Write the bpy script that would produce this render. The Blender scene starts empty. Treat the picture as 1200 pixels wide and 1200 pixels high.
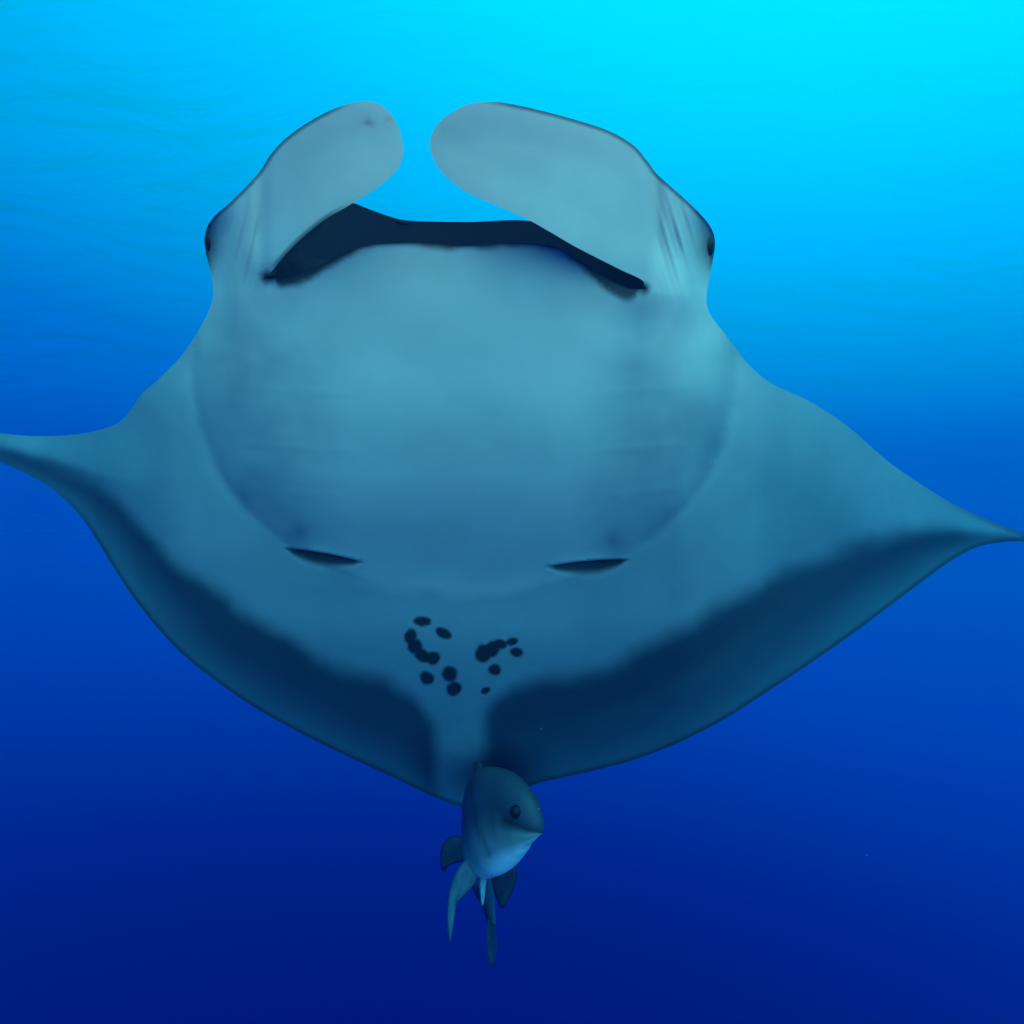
import bpy, math, random
import numpy as np
from mathutils import Vector, Matrix
from mathutils.geometry import delaunay_2d_cdt

random.seed(7); rng = np.random.default_rng(7)
scn = bpy.context.scene
col = scn.collection

# ------------------------------------------------------------------ camera
T = 0.84                                   # tan of half the field of view (about 80 degrees)
PITCH = math.radians(5.0)
CAMZ = -4.0                                # four metres below the sea surface (z = 0)
cam_d = bpy.data.cameras.new('camera'); cam_d.sensor_fit = 'HORIZONTAL'
cam_d.angle = 2 * math.atan(T); cam_d.clip_start = 0.05; cam_d.clip_end = 5000
cam = bpy.data.objects.new('camera', cam_d); col.objects.link(cam)
cam.location = (0, 0, CAMZ); cam.rotation_euler = (math.pi / 2 + PITCH, 0, 0)
scn.camera = cam

# ------------------------------------------------------------------ sky light as it arrives under water
SUN_EL, SUN_AZ = math.radians(34), math.radians(166)   # azimuth clockwise from +Y (the way the camera looks): to the right, a little behind
sun_dir = Vector((math.sin(SUN_AZ) * math.cos(SUN_EL), math.cos(SUN_AZ) * math.cos(SUN_EL), math.sin(SUN_EL)))
w = bpy.data.worlds.new('World'); scn.world = w; w.use_nodes = True
nt = w.node_tree; nt.nodes.clear()
def N(tree, t, **kw):
    n = tree.nodes.new(t)
    for k, v in kw.items(): setattr(n, k, v)
    return n
L = nt.links.new
geo = N(nt, 'ShaderNodeTexCoord')
sep = N(nt, 'ShaderNodeSeparateXYZ'); L(geo.outputs['Generated'], sep.inputs[0])
# the whole sky is squeezed by refraction into a cone overhead
sq = N(nt, 'ShaderNodeVectorMath', operation='MULTIPLY_ADD')
L(geo.outputs['Generated'], sq.inputs[0]); sq.inputs[1].default_value = (0.35, 0.35, 0.0); sq.inputs[2].default_value = (0, 0, 1)
nrm = N(nt, 'ShaderNodeVectorMath', operation='NORMALIZE'); L(sq.outputs[0], nrm.inputs[0])
sky = N(nt, 'ShaderNodeTexSky', sky_type='NISHITA', sun_disc=False, sun_elevation=SUN_EL, sun_rotation=SUN_AZ)
L(nrm.outputs[0], sky.inputs[0])
bw = N(nt, 'ShaderNodeRGBToBW'); L(sky.outputs[0], bw.inputs[0])
# water colour by height: deep blue below, cyan above, brighter to the right
GX, GX2 = 0.10, 0.24
hx = N(nt, 'ShaderNodeMath', operation='MULTIPLY'); L(sep.outputs[0], hx.inputs[0])
zp = N(nt, 'ShaderNodeMath', operation='MAXIMUM'); L(sep.outputs[2], zp.inputs[0]); zp.inputs[1].default_value = 0
zg = N(nt, 'ShaderNodeMath', operation='MULTIPLY_ADD'); L(zp.outputs[0], zg.inputs[0]); zg.inputs[1].default_value = GX2; zg.inputs[2].default_value = GX
L(zg.outputs[0], hx.inputs[1])
hz = N(nt, 'ShaderNodeMath', operation='ADD'); L(sep.outputs[2], hz.inputs[0]); L(hx.outputs[0], hz.inputs[1])
mr = N(nt, 'ShaderNodeMapRange'); mr.inputs[1].default_value = -0.7; mr.inputs[2].default_value = 1.0
L(hz.outputs[0], mr.inputs[0])
ramp = N(nt, 'ShaderNodeValToRGB'); L(mr.outputs[0], ramp.inputs[0])
ramp.color_ramp.interpolation = 'LINEAR'
STOPS = [(-0.62, 0, 0.0042, 0.156), (-0.5, 0, 0.0105, 0.172), (-0.38, 0, 0.0234, 0.24), (-0.26, 0, 0.0498, 0.334), (-0.14, 0, 0.08, 0.425), (-0.02, 0, 0.112, 0.458), (0.1, 0, 0.15, 0.475), (0.22, 0, 0.205, 0.515), (0.34, 0, 0.34, 0.605), (0.46, 0, 0.46, 0.7), (0.58, 0, 0.59, 0.95), (0.7, 0, 0.75, 1.05), (0.82, 0, 0.87, 1.1), (0.95, 0, 0.95, 1.12)]
el = ramp.color_ramp.elements
while len(el) < len(STOPS): el.new(0.5)
for e, (z, *c) in zip(el, STOPS):
    e.position = (z + .7) / 1.7; e.color = (*c, 1)
mul = N(nt, 'ShaderNodeVectorMath', operation='SCALE'); L(ramp.outputs[0], mul.inputs[0])
KW = 9.3
kb = N(nt, 'ShaderNodeMath', operation='MULTIPLY'); L(bw.outputs[0], kb.inputs[0]); kb.inputs[1].default_value = KW; L(kb.outputs[0], mul.inputs['Scale'])
bg = N(nt, 'ShaderNodeBackground'); L(mul.outputs[0], bg.inputs[0]); bg.inputs[1].default_value = 0.15
out = N(nt, 'ShaderNodeOutputWorld'); L(bg.outputs[0], out.inputs[0])

sl = bpy.data.lights.new('sun', 'SUN'); sl.energy = 5.0; sl.angle = math.radians(80); sl.color = (1.0, 0.93, 0.76)
so = bpy.data.objects.new('sun', sl); col.objects.link(so); so.location = (4, -3, 3)
so.rotation_euler = sun_dir.to_track_quat('Z', 'Y').to_euler()

vs = scn.view_settings
vs.view_transform = 'Standard'; vs.look = 'None'; vs.exposure = 0.0; vs.gamma = 1.0; vs.use_curve_mapping = False
scn.render.engine = 'CYCLES'
cy = scn.cycles
cy.use_denoising = True
cy.max_bounces = 5; cy.volume_bounces = 1; cy.transparent_max_bounces = 16

# ------------------------------------------------------------------ helpers
cp, sp = math.cos(PITCH), math.sin(PITCH)
def world(P):                              # camera space (right, up, depth) -> world
    P = np.asarray(P, float); o = np.empty_like(P)
    o[..., 0] = P[..., 0]; o[..., 1] = P[..., 2] * cp - P[..., 1] * sp; o[..., 2] = P[..., 2] * sp + P[..., 1] * cp + CAMZ
    return o
def cs(px, py, D):                         # a point at depth D
    px, py, D = np.broadcast_arrays(np.asarray(px, float), np.asarray(py, float), np.asarray(D, float))
    return np.stack([(px - 600) / 600 * T * D, (600 - py) / 600 * T * D, D], -1)
def sstep(a, b, x):
    t = np.clip((x - a) / (b - a), 0, 1); return t * t * (3 - 2 * t)
def catmull(pts, step):                    # open smooth curve, resampled evenly
    p = np.asarray(pts, float); q = np.vstack([2 * p[0] - p[1], p, 2 * p[-1] - p[-2]]); o = []
    for i in range(1, len(q) - 2):
        t = np.linspace(0, 1, 16, endpoint=False)[:, None]
        a, b, c, d = q[i - 1], q[i], q[i + 1], q[i + 2]
        o.append(.5 * (2 * b + (c - a) * t + (2 * a - 5 * b + 4 * c - d) * t ** 2 + (3 * b - a - 3 * c + d) * t ** 3))
    o = np.vstack(o + [p[-1:]])
    s = np.r_[0, np.cumsum(np.linalg.norm(np.diff(o, axis=0), axis=1))]
    n = max(4, int(round(s[-1] / step))); u = np.linspace(0, s[-1], n + 1)
    return np.stack([np.interp(u, s, o[:, k]) for k in range(o.shape[1])], -1)
def obj(name, verts, faces, mat, parent=None, cols=None, smooth=True):
    me = bpy.data.meshes.new(name); me.from_pydata([tuple(v) for v in verts], [], [tuple(int(i) for i in f) for f in faces]); me.update()
    if cols is not None:
        a = me.color_attributes.new('pigment', 'FLOAT_COLOR', 'POINT')
        a.data.foreach_set('color', np.c_[np.asarray(cols, float), np.ones(len(verts))].astype(np.float32).ravel())
    if smooth: me.polygons.foreach_set('use_smooth', [True] * len(me.polygons))
    me.materials.append(mat)
    o = bpy.data.objects.new(name, me); col.objects.link(o)
    if parent is not None:
        o.parent = parent; o.matrix_parent_inverse = Matrix.Translation(-parent.location)
    return o
def thing(name, label, cat, loc):
    o = bpy.data.objects.new(name, None); col.objects.link(o); o.location = loc
    o['label'] = label; o['category'] = cat; return o
def skin_mat(name, rough=.5, bump=.15, scale=60, mott=.12, spec=.3):
    m = bpy.data.materials.new(name); m.use_nodes = True; t = m.node_tree; b = t.nodes['Principled BSDF']
    at = N(t, 'ShaderNodeAttribute', attribute_name='pigment'); tc = N(t, 'ShaderNodeTexCoord')
    n1 = N(t, 'ShaderNodeTexNoise'); n1.inputs['Scale'].default_value = 6.0; n1.inputs['Detail'].default_value = 7
    t.links.new(tc.outputs['Object'], n1.inputs['Vector'])
    r = N(t, 'ShaderNodeMapRange'); r.inputs[1].default_value = .3; r.inputs[2].default_value = .7
    r.inputs[3].default_value = 1 - mott; r.inputs[4].default_value = 1 + mott * .4
    t.links.new(n1.outputs[0], r.inputs[0])
    s = N(t, 'ShaderNodeVectorMath', operation='SCALE'); t.links.new(at.outputs[0], s.inputs[0]); t.links.new(r.outputs[0], s.inputs['Scale'])
    t.links.new(s.outputs[0], b.inputs['Base Color'])
    n2 = N(t, 'ShaderNodeTexNoise'); n2.inputs['Scale'].default_value = scale; n2.inputs['Detail'].default_value = 5
    t.links.new(tc.outputs['Object'], n2.inputs['Vector'])
    bp = N(t, 'ShaderNodeBump'); bp.inputs['Strength'].default_value = bump; bp.inputs['Distance'].default_value = .004
    t.links.new(n2.outputs[0], bp.inputs['Height']); t.links.new(bp.outputs[0], b.inputs['Normal'])
    b.inputs['Roughness'].default_value = rough; b.inputs['Specular IOR Level'].default_value = spec
    return m

# ------------------------------------------------------------------ sea surface, seen from below
def wave(x, y):
    z = np.zeros_like(x)
    for k in range(26):
        lam = 0.7 * 1.17 ** k if k < 18 else 9 + 3 * (k - 18)
        a = rng.normal(.55, .5); ph = rng.uniform(0, 6.28); kk = 2 * math.pi / lam
        z += .010 * lam ** .8 * np.sin(kk * (x * math.cos(a) + y * math.sin(a)) + ph)
    return z
gx = np.sign(np.linspace(-1, 1, 261)) * (np.abs(np.linspace(-1, 1, 261)) ** 2.6) * 700
gx = gx + np.linspace(-1, 1, 261) * 24
X, Y = np.meshgrid(gx, gx + 8, indexing='ij')
Z = wave(X, Y) * np.exp(-np.hypot(X, Y) / 120)
n = len(gx)
idx = np.arange(n * n).reshape(n, n)
F = np.stack([idx[:-1, :-1], idx[1:, :-1], idx[1:, 1:], idx[:-1, 1:]], -1).reshape(-1, 4)
ms = bpy.data.materials.new('sea_surface'); ms.use_nodes = True; t = ms.node_tree; t.nodes.clear()
tc = N(t, 'ShaderNodeTexCoord')
mp = N(t, 'ShaderNodeMapping'); mp.inputs['Rotation'].default_value = (0, 0, .5); mp.inputs['Scale'].default_value = (.55, 1.5, 1)
t.links.new(tc.outputs['Object'], mp.inputs[0])
nz = N(t, 'ShaderNodeTexNoise'); nz.inputs['Scale'].default_value = .9; nz.inputs['Detail'].default_value = 6; nz.inputs['Distortion'].default_value = .8
t.links.new(mp.outputs[0], nz.inputs['Vector'])
bp = N(t, 'ShaderNodeBump'); bp.inputs['Strength'].default_value = 1; bp.inputs['Distance'].default_value = 1.0
t.links.new(nz.outputs[0], bp.inputs['Height'])
tl = N(t, 'ShaderNodeBsdfTranslucent'); tl.inputs[0].default_value = (.0, .08, .40, 1); t.links.new(bp.outputs[0], tl.inputs['Normal'])
tr = N(t, 'ShaderNodeBsdfTransparent'); tr.inputs[0].default_value = (1, 1, 1, 1)
mx = N(t, 'ShaderNodeMixShader'); mx.inputs[0].default_value = .2
t.links.new(tr.outputs[0], mx.inputs[1]); t.links.new(tl.outputs[0], mx.inputs[2])
om = N(t, 'ShaderNodeOutputMaterial'); t.links.new(mx.outputs[0], om.inputs[0])
sea = obj('sea_surface', np.stack([X, Y, Z], -1).reshape(-1, 3), F, ms); sea['kind'] = 'structure'
sea['label'] = 'rippled sea surface glowing cyan overhead'

# ------------------------------------------------------------------ manta ray
ROUND = [(756, 338), (752, 328), (725, 315), (676, 290), (645, 272), (616, 256), (575, 238), (545, 224), (520, 204), (507, 184), (504, 165), (511, 148), (527, 133),
 (550, 122), (575, 119), (600, 122), (640, 131), (680, 142), (715, 154), (742, 170), (758, 188), (770, 204), (790, 222), (815, 245), (832, 265), (838, 284),
 (834, 312), (828, 345), (831, 366), (846, 387), (862, 408), (880, 430), (905, 450), (940, 466), (970, 483), (1000, 505), (1040, 540), (1080, 568), (1120, 592),
 (1160, 610), (1200, 625), (1240, 637), (1275, 646), (1240, 645), (1200, 635), (1170, 636), (1140, 643), (1110, 660), (1080, 682), (1040, 712), (1000, 742),
 (950, 777), (900, 810), (850, 842), (800, 868), (750, 888), (700, 902), (660, 911), (630, 918), (600, 932), (575, 944), (553, 948), (530, 942), (500, 930), (450, 906), (400, 883),
 (350, 858), (300, 830), (260, 803), (220, 772), (190, 742), (160, 705), (135, 668), (115, 635), (95, 606), (70, 580), (40, 560), (0, 541), (-50, 520), (-95, 502),
 (-50, 505), (0, 508), (40, 511), (80, 510), (112, 505), (137, 496), (152, 482), (165, 463), (185, 445), (210, 420), (228, 395), (243, 368), (250, 345), (247, 320),
 (241, 295), (241, 272), (250, 255), (270, 237), (292, 215), (305, 200), (318, 180), (335, 162), (360, 144), (390, 128), (415, 120), (435, 119), (452, 127), (464, 143),
 (471, 163), (472, 183), (464, 200), (445, 218), (425, 231), (405, 243), (380, 258), (355, 278), (335, 298), (320, 316), (312, 325)]
LIP = [(312, 325), (330, 324), (350, 320), (375, 311), (400, 298), (425, 289), (450, 285), (500, 284), (545, 288), (590, 285), (625, 285), (655, 291), (680, 306), (705, 322), (735, 337), (756, 338)]
RIM = [(312, 325), (330, 292), (355, 264), (385, 246), (408, 237), (435, 246), (465, 256), (490, 259), (550, 260), (610, 258), (650, 266), (690, 283), (725, 300), (752, 311), (762, 324), (756, 338)]
A = catmull(ROUND, 3.0); B = catmull(LIP, 3.0)
bound = np.vstack([A, B[1:-1]])            # closed loop
nA, nB = len(A), len(B) - 2
def inside(P, poly):
    x, y = P[:, 0], P[:, 1]; r = np.zeros(len(P), bool); q = np.roll(poly, 1, 0)
    for (x1, y1), (x2, y2) in zip(poly, q):
        c = (y1 > y) != (y2 > y)
        if c.any(): r[c] ^= x[c] < (x2 - x1) * (y[c] - y1) / (y2 - y1) + x1
    return r
def dist(P, Q):
    o = np.empty(len(P))
    for i in range(0, len(P), 2000):
        d = P[i:i + 2000, None] - Q[None]; o[i:i + 2000] = np.sqrt((d ** 2).sum(-1).min(1))
    return o
def grid(x0, x1, y0, y1, s):
    gx = np.arange(x0, x1, s); gy = np.arange(y0, y1, s * .866)
    X, Y = np.meshgrid(gx, gy); X = X + (np.arange(len(gy)) % 2)[:, None] * s / 2
    P = np.stack([X, Y], -1).reshape(-1, 2); return P + rng.uniform(-.08, .08, P.shape) * s
FINE = [(326, 438, 634, 684), (630, 748, 646, 692), (466, 618, 716, 820), (235, 345, 215, 350), (745, 842, 210, 350)]
P = grid(-100, 1280, 110, 955, 5.0)
for (a, b, c, d) in FINE:
    P = P[~((P[:, 0] > a) & (P[:, 0] < b) & (P[:, 1] > c) & (P[:, 1] < d))]
P = np.vstack([P] + [grid(a + 1, b, c + 1, d, 2.4) for (a, b, c, d) in FINE])
def ring(off, every):
    t_ = np.roll(bound, -2, 0) - np.roll(bound, 2, 0); t_ /= np.linalg.norm(t_, axis=1)[:, None] + 1e-9
    nn = np.stack([-t_[:, 1], t_[:, 0]], -1); q = bound + nn * off
    if not inside(q, bound).mean() > .5: q = bound - nn * off
    return q[::every]
GILLS = ((333, 642, 428, 659, 17, 1), (638, 664, 738, 655, 18, -1))
for (x0, y0, x1, y1, hgt, sgn) in GILLS:
    u = np.linspace(0, 1, 60); e = np.array([x1 - x0, y1 - y0], float); e /= np.linalg.norm(e); nn = np.array([-e[1], e[0]])
    cur = np.stack([x0 + (x1 - x0) * u, y0 + (y1 - y0) * u], -1) - nn * (2.5 * np.sin(u * math.pi))[:, None]
    P = P[dist(P, cur) > 1.9]; P = np.vstack([P, cur - nn * .35, cur + nn * .75])
R1 = ring(2.6, 1); R1 = R1[inside(R1, bound)]; R1 = R1[dist(R1, bound) > 2.2]
R2 = ring(5.6, 1); R2 = R2[inside(R2, bound)]; R2 = R2[dist(R2, bound) > 5.0]
P = P[inside(P, bound)]; P = P[dist(P, bound) > 7.6]; P = np.vstack([P, R1, R2])
allp = np.vstack([bound, P])
res = delaunay_2d_cdt([Vector(p) for p in allp], [], [list(range(len(bound)))], 1, 1e-5)
V2 = np.array([tuple(v) for v in res[0]]); tris = np.array([list(f) for f in res[2]])
orig = [o[0] if o else -1 for o in res[3]]
back_of = {o: i for i, o in enumerate(orig) if o >= 0}
lip_ids = [back_of[i] for i in range(nA, nA + nB)]          # the lower lip, left to right
cornerR, cornerL = back_of[0], back_of[nA - 1]
outer_ids = set(back_of[i] for i in range(nA))
x, y = V2[:, 0], V2[:, 1]
edges = np.unique(np.sort(np.vstack([tris[:, [0, 1]], tris[:, [1, 2]], tris[:, [2, 0]]]), 1), axis=0)
deg = np.bincount(edges.ravel(), minlength=len(V2))
def relax(f, n, fix=None):
    f = f.copy()
    for _ in range(n):
        g = (np.bincount(edges[:, 0], f[edges[:, 1]], len(f)) + np.bincount(edges[:, 1], f[edges[:, 0]], len(f))) / deg
        if fix is not None: g[fix] = f[fix]
        f = .4 * f + .6 * g
    return f
lipx, lipy = B[:, 0], np.array(B[:, 1])
ly = np.interp(x, lipx, lipy)
midx = (x > 312) & (x < 756)
fin = np.where(midx, (y < ly - 1).astype(float), 1 - sstep(285, 350, y))
fin[lip_ids] = 0
fin = np.clip(relax(fin, 25, np.array(lip_ids)), 0, 1)
dA = dist(V2, A)
v = (600 - y) / 600 * T
SL = .26
D = (1.40 + .6 * SL) / (1 + SL * v)                         # the tilted plane of the body
ax = np.abs(x - 545)
right = np.where(y < 282, x > 488, x > 545)
wing = np.clip((ax - 250) / 470, 0, 2)
D += 1.0 * .26 * np.clip((y - 590) / 310, 0, 2) ** 2.3 * np.exp(-(ax / 420) ** 2) + .12 * np.clip((y - 560) / 330, 0, 2) ** 1.5
D += np.where(right, .74, .80) * wing ** 1.4
D += np.where(right, .0, .10) * np.exp(-((x - 70) / 60) ** 2) * sstep(430, 520, y)     # outer left wing folds back
# throat and gill bulge
r2 = (ax / np.where(right, 316, 318)) ** 2 + (np.maximum(y - 440, 0) / 262) ** 2 + (np.maximum(440 - y, 0) / 420) ** 2
frac = (np.maximum(y - 440, 0) / 262) ** 2 / np.maximum(r2, 1e-6)
D -= .12 * np.clip(1 - r2, 0, 1) ** (.62 + .75 * frac ** 2) * (1 - fin)
D += .004 * np.exp(-((np.sqrt(r2) - 1.01) / .02) ** 2) * sstep(380, 450, y) * sstep(640, 540, y)
D -= .04 * np.exp(-((x - 542) / 130) ** 2) * sstep(660, 800, y)
# trailing margin cups a little towards the back
D += .06 * sstep(60, 0, dA) * sstep(560, 700, y)
# leading edge of the wings rolls back
D += np.where(right, .085, .07) * np.clip(1 - dA / 95, 0, 1) ** 2.2 * sstep(340, 430, y) * sstep(720, 560, y)
# head flanks roll back to the eyes
D += .10 * sstep(40, 0, np.minimum(np.abs(x - 241), np.abs(x - 838))) * sstep(230, 280, y) * sstep(420, 330, y)
# cephalic lobes reach forward and curl inwards
sr = np.clip((835 - x) / 330, 0, 1); sl_ = np.clip((x - 243) / 228, 0, 1)
reach = lambda s: -.34 * np.sin(np.clip(s, 0, 1) * 1.9) ** 1.0
D += fin * np.where(right, reach(sr), reach(sl_)) * .55
# lobes are dished across their width
D += fin * .003 * sstep(0, 48, dA)
foldx = np.where(right, 766 + .05 * (y - 200), 306 - .02 * (y - 200))
D += .016 * fin * np.exp(-((x - foldx) / 9) ** 2) * sstep(340, 270, y)
# folds at the roots of the lobes
root = np.exp(-((np.where(right, x - 800, x - 280)) / 26) ** 2) * np.exp(-((y - 285) / 48) ** 2)
ph = np.where(right, x - .30 * (y - 280), x + .22 * (y - 280))
D += .0028 * root * np.sin(ph * .36) + .002 * root * np.sin(ph * .8 + 1)
# faint ridges of the closed gill arches on both flanks of the throat
for gy_, amp in ((455, .0006), (522, .0008), (575, .0006)):
    yy = gy_ + .00035 * (x - 545) ** 2 * -.5 + 10
    D -= amp * np.exp(-((y - yy) / 3.2) ** 2) * sstep(110, 170, ax) * sstep(300, 250, ax)
# low-frequency unevenness of the flesh
D += .0012 * np.sin(x * .031 + .8) * np.sin(y * .037) * (1 - fin)
# gill slits: a flap with a hollow below it
gill = np.zeros(len(x))
for (x0, y0, x1, y1, hgt, sgn) in GILLS:
    e = np.array([x1 - x0, y1 - y0], float); Lg = np.linalg.norm(e); e /= Lg; nn = np.array([-e[1], e[0]])
    u = ((x - x0) * e[0] + (y - y0) * e[1]) / Lg; wv = (x - x0) * nn[0] + (y - y0) * nn[1]
    wv = wv + 2.5 * np.sin(np.clip(u, 0, 1) * math.pi)
    env = np.clip(np.sin(np.clip(u, 0, 1) * math.pi), 0, 1) ** .8 * (1 + sgn * -.25 * (u - .5))
    h = hgt * 1.25 * env + 1e-6
    k = np.where((wv > 0) & (u > 0) & (u < 1), np.clip(1 - wv / h, 0, 1), 0)
    gill = np.maximum(gill, sstep(.02, .62, k) * np.clip(env * 2.2, 0, 1)); D += .030 * k ** 1.7 * env
    D -= .006 * np.where((wv <= 0) & (u > 0) & (u < 1), np.exp(wv / 7), 0) * env          # lip of the flap

Fp = cs(x, y, D)
# thickness of the animal behind the ventral skin
Tm = .40 * np.exp(-((x - 545) / 215) ** 2) + .09 * np.exp(-((x - 545) / 480) ** 2) + .012
Rr = 60 + 130 * np.exp(-((x - 545) / 330) ** 2)
th = Tm * np.sqrt(np.clip(1 - (1 - np.clip(dA / Rr, 0, 1)) ** 2, 0, 1))
th = th * (1 - fin) + fin * .035 * np.sqrt(np.clip(dA / 30, 0, 1))
th = relax(th, 14, np.array(sorted(outer_ids)))
nb = np.array([0, .52, .854])
Bp = Fp + th[:, None] * nb + np.array([0, .006, .0]) * fin[:, None] * np.clip(dA / 12, 0, 1)[:, None]
# upper jaw
R = catmull(RIM, 2.0)
rs = np.linspace(0, 1, len(R)); ls = np.linspace(0, 1, nB + 2)[1:-1]
rim = np.stack([np.interp(ls, rs, R[:, 0]), np.interp(ls, rs, R[:, 1])], -1)
Dl = D[lip_ids]
rimD = Dl + .03 + .30 * np.sin(math.pi * ls) ** .6
target = cs(rim[:, 0], rim[:, 1], rimD)
corr = target - Bp[lip_ids]
d2 = ((V2[:, None] - V2[lip_ids][None]) ** 2).sum(-1)
near = d2.argmin(1); fall = np.exp(-(np.sqrt(d2.min(1)) / 75) ** 2) * (1 - fin) * np.clip(dA / 12, 0, 1)
fall[lip_ids] = 1
Bp = Bp + corr[near] * fall[:, None]
# pigment, with shading painted in on flanks, wings and lower belly
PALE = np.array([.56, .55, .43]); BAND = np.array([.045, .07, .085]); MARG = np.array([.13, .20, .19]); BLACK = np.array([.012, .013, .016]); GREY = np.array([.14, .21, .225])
Cf = np.tile(PALE, (len(x), 1))
def blend(C, c, f): return C * (1 - f[:, None]) + c * f[:, None]
def fbm(x, y, s):
    o = 0
    for k, (a, b, p, q) in enumerate(((1, .3, 0, 1), (-.4, 1.1, 2, .5), (2.1, -1.3, 1, .35), (-1.7, -2.4, 4, .3), (3.9, 1.9, 2.2, .2), (-2.6, 4.7, .4, .16))):
        o = o + q * np.sin(a * x / s + b * y / s + p + 1.3 * np.sin(b * x / s - a * y / s))
    return o / 1.6
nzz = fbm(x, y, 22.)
# greyish head patches, and shade painted into the colour along the throat flanks
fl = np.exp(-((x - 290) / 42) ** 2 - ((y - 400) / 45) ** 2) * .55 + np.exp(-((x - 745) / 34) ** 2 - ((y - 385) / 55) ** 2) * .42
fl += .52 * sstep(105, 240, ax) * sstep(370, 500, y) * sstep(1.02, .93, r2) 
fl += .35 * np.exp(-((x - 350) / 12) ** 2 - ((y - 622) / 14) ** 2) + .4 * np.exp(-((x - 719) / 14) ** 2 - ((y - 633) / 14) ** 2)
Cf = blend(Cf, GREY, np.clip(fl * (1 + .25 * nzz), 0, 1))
wd = np.maximum(sstep(.955, 1.02, np.sqrt(r2) + .012 * nzz) * sstep(400, 470, y) * (.62 + .25 * sstep(300, 420, ax)), .85 * sstep(250, 375, ax) * sstep(315, 390, y))  # greyish wings; outward darkening of wings and head sides imitates light falloff
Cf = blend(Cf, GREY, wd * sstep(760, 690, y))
Cf = blend(Cf, GREY, .62 * sstep(690, 760, y))  # painted shade: belly below the throat greyed as if less light reached it
lbx = [-100, 60, 100, 140, 200, 260, 310, 360, 410, 450, 485, 505, 515, 540]; lby = [505, 535, 555, 585, 648, 693, 727, 758, 780, 792, 812, 836, 850, 890]
rbx = [540, 562, 575, 600, 640, 680, 720, 770, 820, 870, 920, 970, 1010, 1060, 1120, 1200, 1280]; rby = [870, 840, 822, 803, 790, 785, 772, 748, 718, 690, 665, 645, 628, 615, 618, 632, 646]
yb = np.where(x < 540, np.interp(x, lbx, lby, right=890), np.interp(x, rbx, rby, left=870))
sd = (y - yb) * .78 + 3 * nzz
sh = np.where(x < 540, 516 - x, x - 563) + 2 * nzz
k_ = np.clip(.5 + .5 * (sh - sd) / 14, 0, 1)
sd = np.where(y > 800, sh * (1 - k_) + sd * k_ - 14 * k_ * (1 - k_), sd)
wtip = np.where(x < 540, sstep(60, 190, x), sstep(1150, 960, x))
dark = sstep(-10, 18, sd)
edge = np.clip(sd / (np.maximum(sd, 0) + dA + 1e-3), 0, 1)
bandc = BAND[None] * (1 - sstep(.25, .95, edge)[:, None]) + MARG[None] * sstep(.25, .95, edge)[:, None]
Cf = Cf * (1 - dark[:, None]) + bandc * dark[:, None]
Cf = blend(Cf, BLACK * 2.5, sstep(7, 1, dA) * sstep(560, 640, y) * .7)
pel = np.exp(-(((x - 585) / 48) ** 2 + ((y - 910) / 30) ** 2) ** 1.5)
Cf = blend(Cf, BLACK * 2, pel * .8)
SPOTS = [(495, 728, 11, 6, .1), (520, 742, 11, 6, .5), (481, 746, 8, 10, 0), (486, 757, 9, 9, .4), (496, 769, 11, 8, .5), (507, 771, 9, 8, -.3), (500, 794, 9, 8, .4), (527, 790, 9, 11, -.3),
         (532, 807, 9, 9, 0), (566, 766, 10, 12, 0), (577, 760, 9, 10, 0), (586, 755, 9, 6, .2), (600, 752, 8, 5, -.2), (605, 764, 8, 6, .1), (580, 785, 8, 7, .4), (569, 809, 6, 4, -.4)]
sp_ = np.zeros(len(x))
for (a, b, rx, ry, ro) in SPOTS:
    dx, dy = x - a, y - b; c, s = math.cos(ro), math.sin(ro)
    q = np.sqrt(((dx * c + dy * s) / rx) ** 2 + ((-dx * s + dy * c) / ry) ** 2) + .10 * fbm(x, y, 5.)
    sp_ = np.maximum(sp_, sstep(1.15, .75, q))
Cf = blend(Cf, BLACK, sp_ * .95)
Cf = blend(Cf, BLACK, gill * .92)
# dark pigment running over the lower lip into the mouth
dlip = np.sqrt(d2.min(1)) * (1 - fin) + 500 * fin
dlip = np.minimum(dlip, np.minimum(np.hypot(x - 312, y - 325), np.hypot(x - 756, y - 338)) + 3)
lw = 4 + 9 * np.exp(-((x - 345) / 40) ** 2) + 12 * np.exp(-((x - 722) / 34) ** 2) + 3 * nzz
Cf = blend(Cf, BLACK, sstep(lw + 5, lw - 5, dlip) * .9)
# dark skin round the eyes and along the outer edge of the lobes
for ex, ey, rx in ((241, 284, 17), (838, 288, 20)):
    Cf = blend(Cf, BLACK * 1.5, np.exp(-(((x - ex) / rx) ** 2 + ((y - ey) / 30) ** 2)) * .95)
Cf = blend(Cf, BLACK * 3, sstep(6, 1, dA) * fin * np.where(right, sstep(560, 600, x), sstep(420, 380, x)) * sstep(330, 300, y) * (y < np.where(right, 120 + (x - 500) * .6, 1e3)) * .8)
Cf = blend(Cf, np.array([.30, .10, .14]), np.clip(np.exp(-(((x - 441) / 13) ** 2 + ((y - 143) / 6) ** 2)) * (.5 + .9 * fbm(x, y, 6.)), 0, .6))
# weld front and back
nF = len(V2)
bid = np.empty(nF, int); extra = []
for i in range(nF):
    if i in outer_ids: bid[i] = i
    else: bid[i] = nF + len(extra); extra.append(i)
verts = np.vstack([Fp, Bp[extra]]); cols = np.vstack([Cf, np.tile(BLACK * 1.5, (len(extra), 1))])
# shoulder patches on the back
faces = [tuple(t) for t in tris] + [tuple(bid[t][::-1]) for t in tris]
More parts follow.
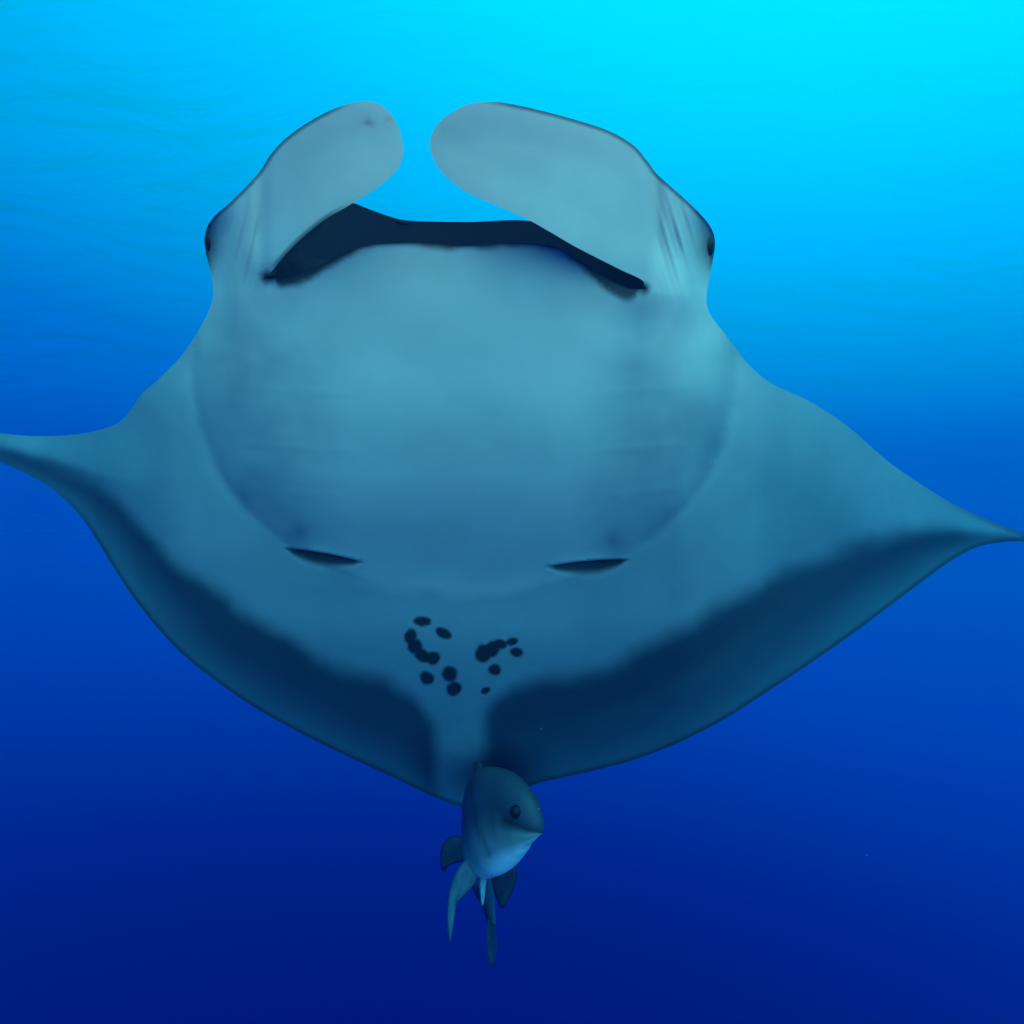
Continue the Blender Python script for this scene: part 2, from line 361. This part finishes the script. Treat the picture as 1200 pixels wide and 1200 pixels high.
# lining of the mouth, from the lower lip down the throat to the upper jaw
NR = 7; rows = [[cornerL] + lip_ids + [cornerR]]; lv = []; base = len(verts)
thr = np.array([0, -.84, .54])
for j in range(1, NR):
    tt = j / NR; Lr = Fp[lip_ids] * (1 - tt) + Bp[lip_ids] * tt
    Lr = Lr + thr * (.42 * math.sin(math.pi * tt) ** .7 * np.sin(math.pi * ls) ** .5)[:, None]
    rows.append([cornerL] + [base + len(lv) + i for i in range(nB)] + [cornerR]); lv.extend(Lr)
rows.append([cornerL] + [bid[i] for i in lip_ids] + [cornerR])
verts = np.vstack([verts, np.array(lv)]); cols = np.vstack([cols, np.tile(np.array([.010, .020, .038]), (len(lv), 1))])
for j in range(NR):
    for i in range(nB + 1):
        q = [rows[j][i], rows[j][i + 1], rows[j + 1][i + 1], rows[j + 1][i]]
        q = list(dict.fromkeys(q))
        if len(q) > 2: faces.append(tuple(q))
# whip tail, grown from the pelvis away from the viewer
ip = int(np.argmin((x - 553) ** 2 + (y - 922) ** 2)); Dp = D[ip] + .06
tp = catmull(np.array([cs(553, 915, Dp), cs(556, 905, Dp + .15), cs(562, 885, Dp + .45), cs(572, 858, Dp + .85), cs(590, 825, Dp + 1.3)]).reshape(-1, 3), .06)
b0 = len(verts); tv = []; K = 10
for i, p in enumerate(tp):
    rr = .035 * (1 - i / (len(tp) - 1)) ** .8 + .004
    for k in range(K): tv.append(p + rr * np.array([math.cos(6.2832 * k / K), math.sin(6.2832 * k / K), 0]))
verts = np.vstack([verts, np.array(tv)]); cols = np.vstack([cols, np.tile(BLACK * 2, (len(tv), 1))])
for i in range(len(tp) - 1):
    for k in range(K): faces.append((b0 + i * K + k, b0 + i * K + (k + 1) % K, b0 + (i + 1) * K + (k + 1) % K, b0 + (i + 1) * K + k))
manta = thing('manta_ray', 'large pale bellied manta ray gliding nose up with mouth open and head lobes unrolled', 'manta ray', tuple(world(cs(545, 560, 1.7))))
m_skin = skin_mat('manta_skin', .6, .12, 38, .10, .08)
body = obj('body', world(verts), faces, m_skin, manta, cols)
oset = np.zeros(len(verts), bool); oset[list(outer_ids)] = True
ring_e = set(tuple(sorted((back_of[i], back_of[i + 1]))) for i in range(nA - 1))
for e in body.data.edges:
    if oset[e.vertices[0]] and tuple(sorted(e.vertices)) in ring_e: e.use_edge_sharp = True

# eyes on the outer corners of the head
def uv_ball(c, r, sq=(1, 1, 1), nu=18, nv=12):
    V, Fc = [], []
    for i in range(nv + 1):
        for k in range(nu):
            a, b = math.pi * i / nv, 2 * math.pi * k / nu
            V.append(np.array(c) + r * np.array(sq) * np.array([math.sin(a) * math.cos(b), math.cos(a), math.sin(a) * math.sin(b)]))
    for i in range(nv):
        for k in range(nu): Fc.append((i * nu + k, i * nu + (k + 1) % nu, (i + 1) * nu + (k + 1) % nu, (i + 1) * nu + k))
    return V, Fc
def eye_mat(name, c):
    m = bpy.data.materials.new(name); m.use_nodes = True; t = m.node_tree; b = t.nodes['Principled BSDF']
    n = N(t, 'ShaderNodeTexNoise'); n.inputs['Scale'].default_value = 30
    r = N(t, 'ShaderNodeValToRGB'); r.color_ramp.elements[0].color = (*[v * .6 for v in c], 1); r.color_ramp.elements[1].color = (*c, 1)
    t.links.new(n.outputs[0], r.inputs[0]); t.links.new(r.outputs[0], b.inputs['Base Color']); b.inputs['Roughness'].default_value = .5; b.inputs['Specular IOR Level'].default_value = .2; return m
m_eye = eye_mat('manta_eye', (.012, .012, .018))
for (ex, ey) in ((247, 281), (831, 285)):
    i = np.argmin((x - ex) ** 2 + (y - ey) ** 2)
    V, Fc = uv_ball(Fp[i] + np.array([0, 0, .018]), .024, (.8, 1.2, 1))
    obj('eye', world(np.array(V)), Fc, m_eye, manta)

# ------------------------------------------------------------------ the jack following under the tail
SEC = [(636, 976, 1.600, .004, .004, .004), (633, 974, 1.603, .030, .014, .014), (625, 970, 1.615, .062, .040, .030), (612, 962, 1.65, .096, .082, .046), (596, 958, 1.71, .128, .112, .060),
       (576, 966, 1.80, .160, .132, .066), (563, 984, 1.92, .160, .114, .058), (560, 1008, 2.04, .100, .080, .044), (565, 1038, 2.14, .050, .048, .028), (572, 1062, 2.22, .026, .026, .014), (576, 1082, 2.27, .018, .018, .007)]
S = np.array([[*cs(a, b, c), h, h2, wd] for a, b, c, h, h2, wd in SEC]); S = catmull(S, .02)
K = 28; fv, fc, ff = [], [], []
up0 = np.array([-.05, .97, .2])
frames = []
for i in range(len(S)):
    tg = S[min(i + 1, len(S) - 1), :3] - S[max(i - 1, 0), :3]; tg /= np.linalg.norm(tg)
    up = up0 - tg * up0.dot(tg); up /= np.linalg.norm(up); side = np.cross(tg, up)
    if i > len(S) * .5:
        f = sstep(.5, .9, np.array(i / len(S))); u2 = np.array([-.9, .3, .2]); u2 = u2 - tg * u2.dot(tg); u2 /= np.linalg.norm(u2)
        up = up * (1 - f) + u2 * f; up /= np.linalg.norm(up); side = np.cross(tg, up)
    
    s = i / (len(S) - 1)
    for k in range(K):
        a = 2 * math.pi * k / K; c_, s_ = math.cos(a), math.sin(a)
        wv = S[i, 5] * np.sign(s_) * abs(s_) ** .85
        mouth = math.exp(-((c_ + .05) / .12) ** 2) * (s < .16)
        wv *= 1 - .35 * mouth
        fv.append(S[i, :3] + up * (S[i, 3] if c_ > 0 else S[i, 4]) * c_ + side * wv)
        t_ = float(sstep(-.85, .25, np.array(c_)))
        base_c = np.array([.34, .36, .33]) * (1 - t_) + np.array([.045, .06, .075]) * t_
        if s > .45: base_c = base_c * (1 - .55 * float(sstep(.45, .7, np.array(s))))
        base_c = base_c * (1 - .75 * mouth) + np.array([.50, .52, .46]) * float(sstep(-.62, -.98, np.array(c_))) * (s < .42)
        op = math.exp(-((s - .27 - .03 * c_) / .012) ** 2) * (abs(c_) < .75)      # edge of the gill cover
        base_c = base_c * (1 - .45 * op)
        fc.append(base_c)
for i in range(len(S) - 1):
    for k in range(K): ff.append((i * K + k, i * K + (k + 1) % K, (i + 1) * K + (k + 1) % K, (i + 1) * K + k))
ff.append(tuple(range(K))[::-1]); ff.append(tuple((len(S) - 1) * K + k for k in range(K)))
jack = thing('jack_fish', 'blue grey fish with pale chin and dark eye below the tail of the manta', 'fish', tuple(world(cs(585, 985, 1.8))))
m_fish = skin_mat('fish_skin', .45, .2, 120, .35, .25)
obj('body', world(np.array(fv)), ff, m_fish, jack, fc)
# eye: dark ball in a paler ring on the visible cheek
best = min(fv, key=lambda q: (q[0] / q[2] / T * 600 + 600 - 603) ** 2 + (600 - q[1] / q[2] / T * 600 - 950) ** 2 + 3e3 * q[2])
nrm_ = np.array([.35, .1, -.93])
V, Fc = uv_ball(best - nrm_ * .010, .0185, (1, 1, .8)); obj('eye', world(np.array(V)), Fc, eye_mat('fish_eye', (.006, .007, .012)), jack)
def blade(name, pts, th, c0, parent, c1=None):
    if len(pts[0]) and abs(pts[0][0]) > 20:
        p = catmull(np.array(pts + [pts[0]], float), 6)[:-1]; P3 = cs(p[:, 0], p[:, 1], p[:, 2])
    else: P3 = np.array(pts)
    c = P3.mean(0); inn = c + (P3 - c) * .72; n = len(P3)
    q = np.linalg.svd(P3 - c)[2][2]
    V = np.vstack([P3, inn + q * th, inn - q * th, [c + q * th], [c - q * th]]); Fc = []
    for i in range(n):
        j = (i + 1) % n
        Fc += [(i, j, n + j, n + i), (j, i, 2 * n + i, 2 * n + j), (n + i, n + j, 3 * n), (2 * n + j, 2 * n + i, 3 * n + 1)]
    c1 = c1 or c0
    C = np.array([np.array(c0) * (.8 + .4 * random.random()) for _ in range(len(V))])
    return obj(name, world(V), Fc, m_fish, parent, C)
DK = (.05, .065, .075); MD = (.13, .17, .18); LT = (.34, .37, .36)
ids = range(int(len(S) * .30), int(len(S) * .72))
ridge = [np.array(fv[i * K]) for i in ids]; mid = [S[i, :3] for i in ids]
hts = [.045 * math.sin(math.pi * min(1, (k + .5) / len(ridge)) ** .6) for k in range(len(ridge))]
topline = [r + (r - m) / np.linalg.norm(r - m) * h for r, m, h in zip(ridge, mid, hts)]
blade('dorsal_fin', [tuple(r + (m - r) * .15) for r, m in zip(ridge, mid)] + [tuple(q) for q in topline[::-1]], .004, DK, jack)
blade('pectoral_fin', [(549, 1006, 1.84), (538, 1016, 1.84), (529, 1035, 1.85), (524, 1062, 1.86), (524, 1090, 1.87), (527, 1113, 1.88), (528, 1085, 1.87), (531, 1062, 1.86), (540, 1048, 1.85), (556, 1036, 1.84), (562, 1022, 1.83)], .004, MD, jack)
blade('pectoral_fin', [(548, 982, 2.0), (534, 979, 2.03), (523, 984, 2.05), (516, 998, 2.06), (518, 1022, 2.07), (527, 1014, 2.05), (540, 1010, 2.02), (550, 1006, 2.0)], .004, DK, jack)
blade('pelvic_fin', [(566, 1022, 1.82), (562, 1032, 1.82), (563, 1050, 1.82), (565, 1066, 1.82), (568, 1052, 1.82), (570, 1034, 1.82), (572, 1022, 1.82)], .003, LT, jack)
blade('pelvic_fin', [(574, 1014, 1.86), (588, 1016, 1.87), (603, 1013, 1.87), (606, 1028, 1.88), (600, 1046, 1.90), (589, 1066, 1.92), (583, 1056, 1.92), (577, 1038, 1.9)], .004, DK, jack)
blade('caudal_fin', [(572, 1072, 2.24), (570, 1092, 2.25), (571, 1115, 2.26), (573, 1130, 2.27), (577, 1135, 2.28), (580, 1130, 2.34), (582, 1110, 2.40), (581, 1090, 2.36), (580, 1074, 2.27)], .006, DK, jack)
blade('caudal_fin', [(572, 1074, 2.26), (570, 1060, 2.34), (566, 1044, 2.44), (562, 1030, 2.54), (566, 1046, 2.56), (572, 1062, 2.48), (580, 1078, 2.36)], .006, DK, jack)

# ------------------------------------------------------------------ drifting specks
sv, sf = [], []
for _ in range(14):
    d = random.uniform(1.0, 3.2); c = cs(random.uniform(-100, 1300), random.uniform(300, 1250), d); r = random.uniform(.0006, .0014)
    o = len(sv)
    for dx in ((1, 0, 0), (-1, 0, 0), (0, 1, 0), (0, -1, 0), (0, 0, 1), (0, 0, -1)): sv.append(c + r * np.array(dx) * random.uniform(.6, 1.3))
    for f in ((0, 2, 4), (2, 1, 4), (1, 3, 4), (3, 0, 4), (2, 0, 5), (1, 2, 5), (3, 1, 5), (0, 3, 5)): sf.append(tuple(o + k for k in f))
snow = obj('marine_snow', world(np.array(sv)), sf, skin_mat('speck', .8), None, np.tile([.5, .52, .5], (len(sv), 1)))
snow['kind'] = 'stuff'; snow['label'] = 'tiny pale specks drifting in the blue water'

# ------------------------------------------------------------------ the water itself, as haze
hx0, hx1, hy0, hy1, hz0, hz1 = -4, 4, -.8, 5, -7.2, -2.9
hv = [(a, b, c) for a in (hx0, hx1) for b in (hy0, hy1) for c in (hz0, hz1)]
hf = [(0, 1, 3, 2), (4, 6, 7, 5), (0, 4, 5, 1), (2, 3, 7, 6), (0, 2, 6, 4), (1, 5, 7, 3)]
mh = bpy.data.materials.new('sea_water'); mh.use_nodes = True; t = mh.node_tree; t.nodes.clear()
pv = N(t, 'ShaderNodeVolumePrincipled'); pv.inputs['Color'].default_value = (.0, .25, .85, 1); pv.inputs['Density'].default_value = .022
pv.inputs['Absorption Color'].default_value = (0, .55, .9, 1); pv.inputs['Anisotropy'].default_value = .3
va = N(t, 'ShaderNodeVolumeAbsorption'); va.inputs[0].default_value = (0, .76, .90, 1); va.inputs[1].default_value = .56
ad = N(t, 'ShaderNodeAddShader'); t.links.new(pv.outputs[0], ad.inputs[0]); t.links.new(va.outputs[0], ad.inputs[1])
om = N(t, 'ShaderNodeOutputMaterial'); t.links.new(ad.outputs[0], om.inputs['Volume'])
hz_ = obj('haze', hv, hf, mh, smooth=False); hz_['kind'] = 'stuff'; hz_['label'] = 'clear blue sea water filling the space'
